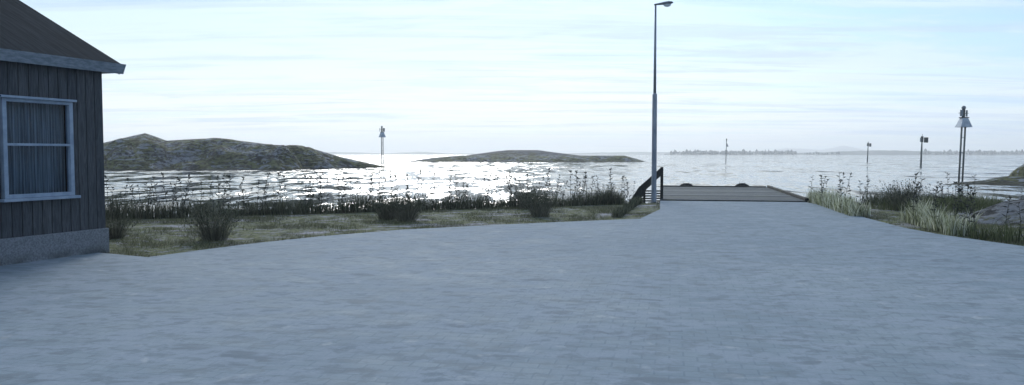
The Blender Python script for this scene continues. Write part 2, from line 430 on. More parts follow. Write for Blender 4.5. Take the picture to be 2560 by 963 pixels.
# far shores, woods, mountains
def far_band(name, prof, d, depth, mat_, step=3, z0=WATER, rugg=0.):
    b = MB(); u0, u1 = prof[0][0], prof[-1][0]; us = []
    u = u0
    while u <= u1: us.append(u); u += step
    n = len(us)
    for k, kk in ((0,0), (.25,.75), (.5,1), (1,0)):
        for u in us:
            dd = d+depth*k; top = atd(u, lerp_pts(prof, u), d+depth*.5).z-z0
            top += rugg*mn.noise(Vector((u*.07, 3, d)))*min(1, top/8.)
            b.v.append(((u-1280)/F*dd, dd, z0-1+(max(0, top)+1)*kk))
    for j in range(3):
        for i in range(n-1):
            a = j*n+i; b.f.append((a, a+1, a+1+n, a+n))
    return b.build(name, mat_, smooth=True)
tag(far_band('far_shore', [(-300,384),(100,382),(600,382.5),(840,380.5),(900,381.5),(960,384),(1000,382),(1040,379.5),(1070,380),(1120,384),(1300,384.5),(1420,383.5),(1520,381),(1600,379.8),(1680,380.6),(1760,381)], 2300, 500, M['far_land'], rugg=1.), kind='structure')
tag(far_band('wooded_shore', [(1660,384.5),(1700,381.5),(1985,381.5),(2000,382.5),(2060,380.5),(2140,377.5),(2200,376),(2260,376.8),(2330,379.5),(2560,380),(2800,378)], 1450, 300, M['far_land'], rugg=1.), kind='structure')
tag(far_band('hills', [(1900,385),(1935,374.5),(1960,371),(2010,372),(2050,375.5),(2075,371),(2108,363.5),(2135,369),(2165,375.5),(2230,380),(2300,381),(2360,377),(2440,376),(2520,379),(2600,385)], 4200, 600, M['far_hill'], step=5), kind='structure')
def far_woods(name, spans, d, z):
    b = MB()
    for (u0, u1, n, hm) in spans:
        for i in range(n):
            u = random.uniform(u0, u1); dd = d+random.uniform(0, 130)
            x = (u-1280)/F*dd; h = hm*random.uniform(.5, 1.)*(1.45 if random.random() < .08 else 1); r = h*random.uniform(.18, .42)
            zz = z+random.uniform(-.5, 1.)
            m = 6; cone = random.random() < .55
            prof = [(0, .35), (.25, 1), (.6, .62), (1, .04)] if cone else [(0, .5), (.35, 1.1), (.75, .9), (1, .2)]
            base = len(b.v)
            for (t_, rr) in prof:
                for k in range(m):
                    a = 6.283*k/m+i; b.v.append((x+math.cos(a)*r*rr*random.uniform(.8,1.2), dd+math.sin(a)*r*rr, zz+h*t_))
            for j in range(3):
                for k in range(m):
                    q = base+j*m+k; w_ = base+j*m+(k+1) % m; b.f.append((q, w_, w_+m, q+m))
    return tag(b.build(name, M['far_wood']), 'hazy line of trees along the distant wooded shore', 'woods', kind='stuff')
far_woods('distant_woods', [(1675,1990,420,7.5), (2010,2100,60,4.5), (2300,2800,420,7.5)], 1460, 0.5)

# ------------------------------------------------------------------ house
A = R(21.4)
HC = at(266, 632.5); HC.z = 0
Mh = Matrix.Translation(HC) @ Matrix(((math.cos(A), math.sin(A), 0, 0), (-math.sin(A), math.cos(A), 0, 0), (0,0,1,0), (0,0,0,1)))
# local frame: +x outward (to the right), +y along the wall away from the camera, origin = visible corner
def wall_at(u, v, x=0.):   # pixel on the wall plane -> local (y, z)
    d = ray(u, v); inv = Mh.inverted(); o_ = inv @ Vector((0,0,CAMH)); dd = inv.to_3x3() @ d
    t = (x-o_.x)/dd.x; p = o_+dd*t; return p.y, p.z
house = empty('wooden_house', HC, -A)
tag(house, 'dark board-clad wooden house with low felt roof at the left edge of the paving', 'house')
W_, L_ = 6.4, 8.5
ztop = wall_at(254, 180)[1]; zpl = wall_at(266, 570)[1]
y0w, zw1 = wall_at(4, 246); y1w, _ = wall_at(180, 256); _, zw0 = wall_at(183, 488)
y0w = wall_at(4, 350)[0]; y1w = wall_at(181, 370)[0]
print('HOUSE', ztop, zpl, y0w, y1w, zw0, zw1)
zw1 = wall_at(180, 256)[1]
b = MB(); b.box(-W_-.02, .035, -L_, .035, -.1, zpl); b.build('plinth', M['plinth'], house, bevel=.012)
# core wall with a window hole: pieces
b = MB()
T = .05; ZT = ztop+.16
b.box(-.12, -T, -L_+.05, y0w, zpl, ZT); b.box(-.12, -T, y1w, 0-T, zpl, ZT); b.box(-.12, -T, y0w, y1w, zpl, zw0); b.box(-.12, -T, y0w, y1w, zw1, ZT)
b.box(-W_+.05, -.12, -.12, -T, zpl, ZT); b.box(-W_+.05, -.12, -L_+.05, -L_+.12, zpl, ZT); b.box(-W_+.05, -W_+.12, -L_+.12, -.12, zpl, ZT)
# gable ends
PIT = R(27.3); rise = math.tan(PIT)
for yy in (-.1, -L_+.1):
    b.hexa([Vector(p) for p in ((-W_+.05, yy-.03, ZT), (-.12, yy-.03, ZT), (-.12, yy+.03, ZT), (-W_+.05, yy+.03, ZT),
        (-W_/2-.02, yy-.03, ZT+rise*W_/2-.12), (-W_/2+.02, yy-.03, ZT+rise*W_/2-.12), (-W_/2+.02, yy+.03, ZT+rise*W_/2-.12), (-W_/2-.02, yy+.03, ZT+rise*W_/2-.12))])
b.build('wall', M['groove'], house)
b = MB(); bw = .158
rnd = random.Random(3)
y = 0.
while y > -L_:
    ya, yb = y-bw+.012, y
    jx = rnd.uniform(0, .004)
    segs = [(zpl-.025, ZT)]
    if yb > y0w-.04 and ya < y1w+.04:
        segs = [(zpl-.025, zw0-.02), (zw1+.01, ZT)]
        if ya < y0w-.04 or yb > y1w+.04:
            # board cut beside the frame
            if yb > y1w+.04: b.box(-T+.002, 0+jx, y1w+.03, yb, zw0-.02, zw1+.01)
            else: b.box(-T+.002, 0+jx, ya, y0w-.03, zw0-.02, zw1+.01)
    for z0_, z1_ in segs: b.box(-T+.002, 0+jx, ya, yb, z0_, z1_)
    y -= bw
x = -.0-T
while x > -W_:
    b.box(x-bw+.012, x-.002, -T+.002, .0, zpl-.025, ZT); b.box(x-bw+.012, x-.002, -L_, -L_+T, zpl-.025, ZT); x -= bw
b.build('cladding', M['cladding'], house, bevel=.004)
# roof: gable, ridge along y
def roofz(x): return ZR+(-x)*rise
ec = (.15, .27)   # outward overhang, end overhang
ZR = ztop+.10
b = MB(); th = .05
for sgn in (1, -1):
    def P(xo, yo, dz): 
        xx = ec[0]-xo if sgn > 0 else -W_-ec[0]+xo
        return Vector((xx, yo, ztop+.085+xo*rise+dz))
    run = W_/2+ec[0]
    b.hexa([P(0,-L_-ec[1],0), P(0,ec[1],0), P(run,ec[1],0), P(run,-L_-ec[1],0), P(0,-L_-ec[1],th), P(0,ec[1],th), P(run,ec[1],th), P(run,-L_-ec[1],th)])
rf = b.build('roof', M['roof'], house)
b = MB()
# fascia boards tilted with the roof, and barge boards
zf = ztop+.10
for xx, sg in ((ec[0], 1), (-W_-ec[0], -1)):
    b.hexa([Vector(p) for p in ((xx-.04*sg-.0, -L_-ec[1], zf-.10), (xx-.01*sg, -L_-ec[1], zf-.115), (xx-.01*sg, ec[1]+.02, zf-.115), (xx-.04*sg, ec[1]+.02, zf-.10),
        (xx-.02*sg, -L_-ec[1], zf+.045), (xx+.06*sg, -L_-ec[1], zf+.04), (xx+.06*sg, ec[1]+.02, zf+.04), (xx-.02*sg, ec[1]+.02, zf+.045))])
b.build('fascia', M['fascia'], rf)
for sg in (1, -1):
    run = W_/2+ec[0]
    for yy in (ec[1]-.03, -L_-ec[1]-.005):
        b = MB()
        def Q(xo, dz, y_): return Vector((ec[0]-xo if sg > 0 else -W_-ec[0]+xo, y_, zf+xo*rise+dz))
        b.hexa([Q(.06,-.15,yy), Q(run,-.15,yy), Q(run,-.15,yy+.03), Q(.06,-.15,yy+.03), Q(.06,-.018,yy), Q(run,-.018,yy), Q(run,-.018,yy+.03), Q(.06,-.018,yy+.03)]); b.build('barge_board', M['fascia'], rf)
# soffit
b = MB(); b.box(.006, ec[0]-.05, -L_-ec[1]+.04, ec[1]-.04, zf-.10, zf-.085); b.box(-W_, .002, .006, ec[1]-.04, zf-.10, zf-.085); b.build('soffit', M['fascia'], rf)
# window
win = MB(); fw = .062
win.box(-.06, .035, y0w, y0w+fw, zw0, zw1); win.box(-.06, .035, y1w-fw, y1w, zw0, zw1)
win.box(-.06, .034, y0w+fw, y1w-fw, zw1-fw*.8, zw1); win.box(-.06, .034, y0w+fw, y1w-fw, zw0, zw0+fw*.9)
wo = win.build('window', M['trim'], house, bevel=.004)
zm = wall_at(180, 363)[1]
b = MB(); b.box(-.05, .03, y0w+fw, y1w-fw, zm-.018, zm+.018); b.build('transom', M['trim'], wo, bevel=.003)
b = MB(); b.box(-.02, .085, y0w-.05, y1w+.035, zw1, zw1+.035); b.build('head_board', M['trim'], wo, bevel=.004)
b = MB(); b.box(-.02, .10, y0w-.06, y1w+.045, zw0-.045, zw0-.002); b.build('sill', M['trim'], wo, bevel=.006)
b = MB(); b.box(-.028, -.022, y0w+fw-.005, y1w-fw+.005, zw0+.03, zw1-.03); b.build('pane', M['glass'], wo)
b = MB(); n = 260; ya, yb = y0w-.02, y1w+.02
for i in range(n+1):
    yy = ya+(yb-ya)*i/n; xo = -.20+.018*math.sin(i*.55+2*mn.noise(Vector((i*.06, 0, 0))))+.01*math.sin(i*1.7)
    b.v += [(xo, yy, zw0-.05), (xo*.96, yy, zw1+.05)]
for i in range(n): b.f.append((2*i, 2*i+2, 2*i+3, 2*i+1))
b.build('curtain', M['curtain'], wo, smooth=True)

# ------------------------------------------------------------------ street lamp
lb = at(1634.5, 506); Hl = atd(1636, 14, lb.y).z
lamp = empty('street_lamp', lb)
tag(lamp, 'tall stepped grey steel street lamp beside the pier with a single short-armed head', 'street lamp')
zs = atd(1636, 235, lb.y).z
b = MB(); b.tube([(0,0,-.1),(0,0,zs-.12),(0,0,zs-.02),(0,0,zs+.02)], [.085,.078,.076,.05], 16); b.build('lower_pole', M['galv'], lamp, smooth=False)
b = MB(); b.tube([(0,0,zs-.01),(0,0,Hl)], [.048,.032], 14); b.build('upper_pole', M['galv'], lamp, smooth=True)
b = MB(); b.tube([(0,0,0.0),(0,0,.012)], [.15,.15], 18); b.build('base_plate', M['galv'], lamp)
b = MB(); b.box(-.006, .05, -.088, -.078, .75, 1.15); b.build('service_door', M['galv'], lamp, bevel=.003)
b = MB()
hx = [(-.045,.035,.035),(.04,.05,.045),(.16,.075,.055),(.28,.11,.07),(.42,.125,.075),(.52,.10,.055),(.565,.05,.03)]
base = len(b.v); nn = 12
for (x_, wy, hz_) in hx:
    for k in range(nn):
        a = 6.283*k/nn; zz = math.sin(a); b.v.append((x_, math.cos(a)*wy, Hl+.02+x_*.12+(zz*hz_ if zz > 0 else zz*hz_*.35)))
for i in range(len(hx)-1):
    for k in range(nn):
        a = i*nn+k; c_ = i*nn+(k+1) % nn; b.f.append((a, c_, c_+nn, a+nn))
b.f.append(tuple(range(nn))); b.f.append(tuple(range((len(hx)-1)*nn, len(hx)*nn))[::-1])
hd = b.build('lamp_head', M['head'], lamp, smooth=True)
b = MB(); seg = 14; rings = 5
for j in range(rings+1):
    t_ = j/rings*math.pi/2
    for k in range(seg):
        a = 6.283*k/seg; b.v.append((.38+math.cos(a)*.135*math.cos(t_), math.sin(a)*.085*math.cos(t_), Hl+.045-.09*math.sin(t_)))
for j in range(rings):
    for k in range(seg):
        a = j*seg+k; c_ = j*seg+(k+1) % seg; b.f.append((a, c_, c_+seg, a+seg))
b.build('lens', M['lens'], hd, smooth=True)

# ------------------------------------------------------------------ pier
pn_l, pn_r = at(1650, 504.5), at(2012, 506); pf_l, pf_r = at(1656, 470.5), at(1921, 471.5)
pdir = ((pf_l+pf_r)/2-(pn_l+pn_r)/2); PL = pdir.length; pang = math.atan2(pdir.x, pdir.y); PW = ((pn_r-pn_l).length+(pf_r-pf_l).length)/2*.985
pier = empty('wooden_pier', (pn_l+pn_r)/2, -pang)
tag(pier, 'weathered grey plank pier running out over the water from the paving', 'pier')
rnd = random.Random(5)
b = MB(); yy = .0; pw = .155
while yy < PL:
    b.box(-PW/2+rnd.uniform(-.01,.01), PW/2+rnd.uniform(-.01,.01), yy+.008, yy+pw-.006, .02+rnd.uniform(-.004,.004), .065+rnd.uniform(-.004,.004)); yy += pw
b.build('deck', M['deck'], pier)
b = MB(); b.box(PW/2-.05, PW/2+.06, .0, PL+.05, .07, .16); b.build('edge_beam', M['beam'], pier, bevel=.012)
b = MB(); b.box(-PW/2-.02, PW/2-.095, PL-.06, PL+.06, .068, .115); b.build('end_beam', M['beam'], pier, bevel=.01)
b = MB(); b.box(-PW/2, PW/2, -.05, .0, -.25, .052); b.build('abutment_board', M['beam'], pier)
b = MB()
for xx in (-PW/2+.06, -PW/6, PW/6, PW/2-.1): b.box(xx-.07, xx+.07, .01, PL-.05, -.2, .015)
b.build('joists', M['beam'], pier)
for yy in (2.5, 6.2, PL-.4):
    for xx in (-PW/2+.2, PW/2-.2):
        b = MB(); b.tube([(xx, yy, -2.2), (xx, yy, -.02)], .12, 10); b.build('pile', M['beam'], pier)
def tyre(uc, label):
    loc = atd(uc, 470, pf_l.y+.2); q = empty('tyre_fender', (loc.x, (pf_l.y+.28), -.26), -pang)
    tag(q, label, 'tyre', 'tyre fenders on the pier end')
    b = MB(); Rm, r_ = .36, .125; nu, nv = 40, 10
    for i in range(nu):
        a = 6.283185*i/nu
        for j in range(nv):
            c_ = 6.283185*j/nv; rr = Rm+r_*math.cos(c_)*(1.0); tw = r_*.95*math.sin(c_)
            b.v.append((rr*math.cos(a), tw+.13, rr*math.sin(a)))
    for i in range(nu):
        for j in range(nv):
            p0 = i*nv+j; p1 = i*nv+(j+1) % nv; p2 = ((i+1) % nu)*nv+(j+1) % nv; p3 = ((i+1) % nu)*nv+j
            b.f.append((p0, p1, p2, p3))
    b.build('tyre', M['rubber'], q, smooth=True)
    for s in (-.12, .12): b = MB(); b.tube([(s, .13, .30), (s, .13, .5), (s*.8, .0, .40), (s*.8, -.12, .37)], .012, 6); b.build('rope', M['beam'], q)
tyre(1717, 'black tyre fender on the pier end, nearer the lamp')
tyre(1857, 'black tyre fender on the pier end, nearer the dark edge beam')

# railing at the near left corner
rl = empty('wooden_railing', atd(1654, 498, 26.9)); rl.location.z = 0
tag(rl, 'dark sloping wooden railing with low slats beside the lamp and pier corner', 'railing')
def rp(u, v): p = atd(u, v, 26.9); return Vector((p.x-rl.location.x, 0, p.z))
b = MB(); p = rp(1654.5, 418); b.box(-.045, .045, -.045, .045, -.9, p.z); b.build('post', M['beam'], rl, bevel=.006)
def board(pts_top, pts_bot, y0_, y1_, name):
    b = MB()
    for i in range(len(pts_top)-1):
        a, c_, d_, e_ = rp(*pts_top[i]), rp(*pts_top[i+1]), rp(*pts_bot[i]), rp(*pts_bot[i+1])
        P = lambda v_, y_: Vector((v_.x, y_, v_.z))
        b.hexa([P(d_,y0_), P(e_,y0_), P(e_,y1_), P(d_,y1_), P(a,y0_), P(c_,y0_), P(c_,y1_), P(a,y1_)])
    return b.build(name, M['beam'], rl)
board([(1651,420),(1611,456)], [(1651,440),(1611,478)], -.05, .01, 'upper_rail')
board([(1612,454),(1596,468),(1574,502)], [(1612,485),(1599,497),(1577,508)], -.09, -.052, 'lower_rail')
for i in range(5):
    v = 476+i*6.2; board([(1575 if i > 3 else 1598,v),(1651,v)], [(1575 if i > 3 else 1598,v+3.6),(1651,v+3.6)], .02, .06, 'slat')
for u in (1580, 1612):
    q = rp(u, 500 if u == 1580 else 474); b = MB(); b.box(q.x-.035, q.x+.035, .062, .12, -.9, q.z); b.build('post', M['beam'], rl)

# ------------------------------------------------------------------ beacons
def big_beacon(loc, H, rz, label, panels, lean=0):
    q = empty('navigation_beacon', loc, rz); q.rotation_euler.x = 0
    tag(q, label, 'beacon', 'navigation beacons')
    s = H/5.5
    for sx in (-.135, .135):
        b = MB(); b.tube([(sx*1.02+lean, 0, -.4), (sx*.98, 0, 4.6*s)], .07, 8); b.build('leg', M['bpole'], q, smooth=True)
    for z in (1., 2.1, 3.2): b = MB(); b.tube([(-.13, 0, z*s), (.13, 0, z*s)], .022, 6); b.build('cross_bar', M['bpole'], q)
    # four-sided skirt, open below
    b = MB(); z0, z1 = 3.95*s, 4.62*s; r0, r1 = .56, .26
    for k in range(4):
        a0 = math.pi/4+k*math.pi/2; a1 = a0+math.pi/2
        p = lambda a, r, z: Vector((math.cos(a)*r*1.1, math.sin(a)*r*1.1, z))
        b.hexa([p(a0,r0,z0), p(a1,r0,z0), p(a1,r0-.03,z0), p(a0,r0-.03,z0), p(a0,r1,z1), p(a1,r1,z1), p(a1,r1-.03,z1), p(a0,r1-.03,z1)])
    b.build('skirt', M['bskirt'], q)
    b = MB(); b.box(-.28,.28,-.22,.22, z1, z1+.06); b.build('platform', M['beam'], q)
    b = MB(); b.tube([(-.05,0,z1+.06),(-.05,0,5.3*s)], .12, 10); b.build('mast', M['bpanel_dark'], q)
    b = MB(); b.tube([(-.05,0,5.3*s),(-.05,0,5.42*s),(-.05,0,5.5*s)], [.15,.15,.08], 12); b.build('lantern', M['bpanel'], q)
    for (x0, x1, ya, c) in panels:
        b = MB(); b.box(x0, x1, ya-.03, ya+.03, z1+.12, 5.2*s); b.build('panel', M[c], q)
        b = MB(); b.box(min(x0, -.05), max(x1, -.05), min(ya,0)+.0, max(ya,0)+.02, 4.95*s, 4.99*s); b.build('bracket', M['bpole'], q)
    return q
p = at(2403, 453, WATER+.12)
q = big_beacon(p, atd(2405, 265, p.y).z-p.z, 0, 'tall two-legged beacon with white skirt on the rocky spit at right', [(-.42,-.2,-.2,'bpanel'), (.22,.34,.15,'bpanel')], -.05)
q.rotation_euler.y = R(.9)
p = Vector((atd(956, 400, 126).x, 126, WATER+.25))
q = big_beacon(p, atd(956, 315, 126).z-p.z, R(35), 'distant two-legged beacon with skirt on the tip of the left rocky island', [(-.45,-.36,.0,'bpanel'), (.12,.40,-.1,'bpanel_dark')])
def pole_beacon(u, vb, vt, label, kind):
    p = at(u, vb, WATER); H = atd(u, vt, p.y).z-WATER
    q = empty('beacon_pole', p); tag(q, label, 'beacon', 'slim pole beacons standing in the water'); q.rotation_euler.y = R(1.2)
    b = MB(); b.tube([(0,0,-1.),(0,0,H*.55),(0,0,H*.86)], [.17,.14,.07] if kind else [.09,.08,.06], 10); b.build('pole', M['bpole'], q)
    if kind:
        s = .36 if kind == 2 else .28
        b = MB(); b.tube([(0,0,H*.78),(0,0,H*.96)], .2, 10); b.tube([(0,0,H*.96),(0,0,H*1.03)], .03, 6); b.build('lantern_drum', M['bpanel_dark'], q)
        b = MB(); b.box(.32, .32+s*1.9, -.05, .03, H*.77, H*.93); b.build('solar_panel', M['bpanel_dark'], q)
        b = MB(); b.box(-.38, -.15, -.1, -.05, H*.79, H*.92); b.build('side_panel', M['bpanel'], q)
        b = MB(); b.tube([(-.3,0,H*.9),(.6,0,H*.9)], .03, 6); b.build('bracket', M['bpole'], q)
    else:
        b = MB(); b.face([(.06,0,H*.83),(.5,0,H*.68),(.06,0,H*.68)]); b.face([(.06,.05,H*.68),(.5,.05,H*.68),(.06,.05,H*.83)])
        b = MB(); b.hexa([Vector(c) for c in ((0,-.03,H*.68),(.5,-.03,H*.68),(.5,.03,H*.68),(0,.03,H*.68),(0,-.03,H*.84),(.06,-.03,H*.84),(.06,.03,H*.84),(0,.03,H*.84))]); b.build('daymark', M['bpanel'], q)
        b = MB(); b.tube([(0,0,H*.86),(0,0,H*.96),(0,0,H)], [.07,.13,.13], 8); b.build('lantern', M['bpanel_dark'], q)
    return q
pole_beacon(1814.5, 408, 347, 'thin pole beacon with small triangular daymark, in the water above the pier', 0)
pole_beacon(2168.5, 405, 355, 'smallest and farthest dark drum-topped pole beacon, in open water right of the pier', 1)
pole_beacon(2302, 418, 338, 'middle-sized drum-topped pole beacon with square panel, left of the tall two-legged beacon', 2)

# ------------------------------------------------------------------ bushes
def bush_mesh(seed, n=430, spread=.62, h=.8):
    rn = random.Random(seed); tw = MB(); lf = MB()
    for i in range(n):
        a = rn.uniform(0, 6.283); k = rn.random()**.6
        r0 = .24*rn.random()**.5; L = h*rn.uniform(.55, 1.05)*(1-.22*k*k)
        root = Vector((math.cos(a)*r0, math.sin(a)*r0, 0)); out = Vector((math.cos(a), math.sin(a), 0))*spread*k*rn.uniform(.55, 1.)
        sway = Vector((rn.uniform(-.09,.09), rn.uniform(-.09,.09), 0))
        P = [root, root+out*.33+sway*.4+Vector((0,0,L*.42)), root+out*.72+sway+Vector((0,0,L*.78)), root+out+sway*1.4+Vector((0,0,L))]
        side = Vector((-math.sin(a+rn.uniform(-1,1)), math.cos(a+rn.uniform(-1,1)), 0)).normalized(); w_ = rn.uniform(.005,.010)
        nb = len(tw.v)
        for j, p in enumerate(P[:-1]): ww = w_*(1-.25*j); tw.v += [tuple(p-side*ww*.5), tuple(p+side*ww*.5)]
        tw.v.append(tuple(P[-1])); tw.f += [(nb,nb+1,nb+3,nb+2), (nb+2,nb+3,nb+5,nb+4), (nb+4,nb+5,nb+6)]
        for s_ in range(rn.randint(2, 4)):
            t_ = rn.uniform(.45, 1.); j = min(2, int(t_*3)); p = P[j].lerp(P[j+1], t_*3-j if t_*3-j <= 1 else 1)
            d = Vector((rn.uniform(-1,1), rn.uniform(-1,1), rn.uniform(.4,1.6))).normalized()*rn.uniform(.03,.065)
            lf.leaf(p, p+d, rn.uniform(.012,.026))
    return tw, lf
protos = []
for s, spread in ((1, .60), (2, .52), (3, .64)):
    tw, lf = bush_mesh(s, spread=spread)
    b_ = empty('bush'); tw.build('twigs', M['bush_twig'], b_); lf.build('leaves', M['bush_leaf'], b_); protos.append(b_)
bl = [ (290, 596, .60, 0, 'small twiggy bush growing against the house corner'),
       (537, 601, .92, 0, 'wide fountain-shaped bush standing alone on the turf right of the house'),
       (968, 549, .82, 1, 'bush on the left, slightly farther back, of the pair in the middle of the turf'),
       (1016, 553, .92, 2, 'bush on the right, slightly nearer, of the pair in the middle of the turf'),
       (1318, 522, .88, 2, 'rear bush partly hidden behind another bush near the lamp'),
       (1350, 542, .92, 1, 'front bush of the two growing on the turf left of the lamp'),
       (2256, 526, 1.08, 0, 'dark bush on the right bank between the two strips of pale reeds') ]
used = set()
for i, (u, v, s, k, lab) in enumerate(bl):
    o = protos[k] if k not in used else copy_tree(protos[k]); used.add(k)
    o.location = at(u, v); o.rotation_euler.z = i*1.3; o.scale = (s, s, s*1.02); tag(o, lab, 'bush', 'bushes on the turf')

# ------------------------------------------------------------------ shore grass and tall weeds
def grass_strip(name, line, width, per_m, h, mat_, label, seed=1, fall=.25, w=.014):
    rn = random.Random(seed); b = MB()
    for (p, q) in zip(line, line[1:]):
        p = Vector((p[0], p[1], 0)); q = Vector((q[0], q[1], 0)); L = (q-p).length; t = (q-p)/L; nrm = Vector((-t.y, t.x, 0))
        for i in range(int(L*per_m)):
            s_ = rn.uniform(0, L); o_ = rn.uniform(0, width)
            c = p+t*s_+nrm*o_
            cl = .75+.5*mn.noise(Vector((c.x*1.1, c.y*1.1, seed)))+.25*mn.noise(Vector((c.x*4, c.y*4, seed)))
            c.z = gh(c.x, c.y)-.02
            a = rn.uniform(0, 6.283); d = Vector((math.cos(a), math.sin(a), 0)); hh = h*cl*rn.uniform(.45, 1.15)
            b.blade(c, d, hh, w*rn.uniform(.6, 1.3), Vector((rn.gauss(0,1), rn.gauss(0,1), 0))*hh*fall, 3)
    return tag(b.build(name, mat_), label, 'grass', kind='stuff')
A0, A1 = at(230, 552), at(1556, 511)
A00 = Vector((-14, lerp_pts(shore, -14)-1.0, 0))
grass_strip('shore_grass', [A00, A0, A1, (3.8, 25.9)], 1.0, 680, .6, M['grass_dark'], 'long dark strip of grass along the left water edge', 1)
N0, N1 = at(1553, 545), at(1608, 504)
grass_strip('shore_grass', [N0, N1], .25, 380, .28, M['grass_dark'], 'short dark grass strip running from the turf corner to the lamp', 2)
R0, R1 = at(2178, 545), at(2053, 504)
grass_strip('reed_grass', [R0, R1], .5, 420, .58, M['grass_light'], 'pale yellow-green reed strip nearest the pier on the right', 3, w=.016)
Q0, Q1, Q2 = at(2308, 554), at(2445, 591), at(2575, 608)
grass_strip('reed_grass', [Q1, Q0], .5, 520, .62, M['grass_light'], 'pale reed strip in front of the rock slab on the right', 4, w=.016)
grass_strip('reed_grass', [Q2, Q1], .5, 300, .38, M['grass_mid'], 'olive grass strip at the right edge of the paving', 5, w=.016)
B0, B1, B2 = at(2180, 514), at(2320, 514), at(2470, 508)
grass_strip('shore_grass', [B2+Vector((6,0,0)), B2, B1, B0][::-1], .9, 600, .5, M['grass_dark'], 'dark grass strip along the right water edge behind the bush', 6)
grass_strip('shore_grass', [at(2330,536), at(2440,532), at(2560, 500)], 2.2, 700, .5, M['grass_mid'], 'rough olive grass round the back of the rock slab', 8)

# short turf blades that break up the flat lawn and its edge
def turf_blades(name, poly, n, label, seed):
    rn = random.Random(seed); b = MB(); x0 = min(p[0] for p in poly); x1 = max(p[0] for p in poly); y0 = min(p[1] for p in poly); y1 = max(p[1] for p in poly)
    def ins(x, y):
        c = False
        for i in range(len(poly)):
            (xa, ya), (xb, yb) = poly[i], poly[i-1]
            if (ya > y) != (yb > y) and x < (xb-xa)*(y-ya)/(yb-ya)+xa: c = not c
        return c
    k = 0
    while k < n:
        x, y = rn.uniform(x0, x1), rn.uniform(y0, y1)
        q = mn.noise(Vector((x*.9, y*.9, seed)))+.6*mn.noise(Vector((x*3.5, y*3.5, seed)))
        if q < rn.uniform(-.25, .35) or not ins(x, y): continue
        a = rn.uniform(0, 6.283); hh = rn.uniform(.025, .075)*(1+max(0, q))
        b.blade((x, y, gh(x, y)-.004), Vector((math.cos(a), math.sin(a), 0)), hh, .007, Vector((rn.gauss(0,1), rn.gauss(0,1), 0))*hh*.5, 1); k += 1
    return tag(b.build(name, M['turf_blade']), label, 'grass', kind='stuff')
tl = [(p.x-.02, p.y+.03) for p in edge]+[(3.8, 25.6), (A1.x, A1.y), (A0.x, A0.y), (A0.x+1.5, A0.y-3)]
turf_blades('turf_grass', tl, 34000, 'short patchy moss and grass of the left lawn', 3)
tr = [(p.x+.03, p.y) for p in er]+[(11.5, 13.), (10.6, 18), (13, 23.5), (11.2, 25), (10.4, 25.8)]
turf_blades('turf_grass', tr, 14000, 'short patchy grass of the right bank', 4)

def weed_proto(seed, h):
    rn = random.Random(seed); st = MB(); lf = MB()
    bend = Vector((rn.uniform(-.08,.08), rn.uniform(-.08,.08), 0))
    P = [bend*(t*t)+Vector((0,0,h*t)) for t in (0,.33,.66,1)]
    st.tube(P, [.006,.005,.004,.003], 4, False)
    n = rn.randint(8, 13)
    for i in range(n):
        t = .35+.65*i/(n-1); p = bend*(t*t)+Vector((0,0,h*t)); a = i*2.4+rn.uniform(-.4,.4)
        L = rn.uniform(.08,.15)*(1.2-t*.5); d = Vector((math.cos(a), math.sin(a), rn.uniform(.3,1.1))).normalized()*L
        lf.leaf(p, p+d, rn.uniform(.026,.042)); lf.leaf(p, p+d*.9+Vector((0,0,-.01)), rn.uniform(.022,.035), Vector((math.sin(a), -math.cos(a), .3)))
    tip = P[-1]
    for i in range(rn.randint(2, 5)):
        a = rn.uniform(0, 6.28); d = Vector((math.cos(a)*.03, math.sin(a)*.03, rn.uniform(.02,.06))); lf.leaf(tip-Vector((0,0,.05*rn.random())), tip+d, .034)
    q = empty('tall_weed'); st.build('stem', M['weed'], q); lf.build('leaves', M['weed'], q); return q
wp = [weed_proto(40+i, 1.) for i in range(6)]
wused = set()
def weeds(line, n, off, hmin, hmax, label, group, seed):
    rn = random.Random(seed); seg = [(Vector((p[0],p[1],0)), Vector((q[0],q[1],0))) for p, q in zip(line, line[1:])]
    tot = sum((q-p).length for p, q in seg)
    for i in range(n):
        s_ = tot*min(.999, max(0, (i+rn.random())/n+.012*rn.gauss(0,1)+.02*math.sin(i*.9)))
        for p, q in seg:
            L = (q-p).length
            if s_ <= L: break
            s_ -= L
        t = (q-p)/L; nrm = Vector((-t.y, t.x, 0)); c = p+t*min(s_, L)+nrm*rn.uniform(*off)
        k = rn.randrange(6); o = wp[k] if k not in wused else copy_tree(wp[k]); wused.add(k)
        c.z = gh(c.x, c.y); h = hmin+(hmax-hmin)*rn.random()**1.15
        o.location = c; o.rotation_euler = (rn.gauss(0,.11), rn.gauss(0,.11), rn.uniform(0,6.28)); o.scale = (1.1*h+.2, 1.1*h+.2, h)
        tag(o, label, 'weed', group)
weeds([A0, A1], 165, (0, .8), .62, 1.16, 'tall leafy weed sticking up from the long dark grass by the left water edge', 'weeds in the left shore grass', 1)
weeds([N0, N1], 4, (0, .3), .5, .95, 'tall leafy weed in the short grass strip beside the lamp', 'weeds in the grass by the lamp', 2)
weeds([R0, R1], 14, (0, .5), .75, 1.1, 'tall leafy weed among the pale reeds nearest the pier', 'weeds in the reeds by the pier', 3)
weeds([Q2, Q1, Q0], 20, (0, .5), .7, 1.15, 'tall leafy weed among the reeds along the right edge of the paving', 'weeds in the reeds on the right', 4)
weeds([B0, B1, B2, B2+Vector((5,0,0))], 26, (0, .9), .6, 1.1, 'tall leafy weed in the dark grass by the right water edge', 'weeds in the right shore grass', 5)

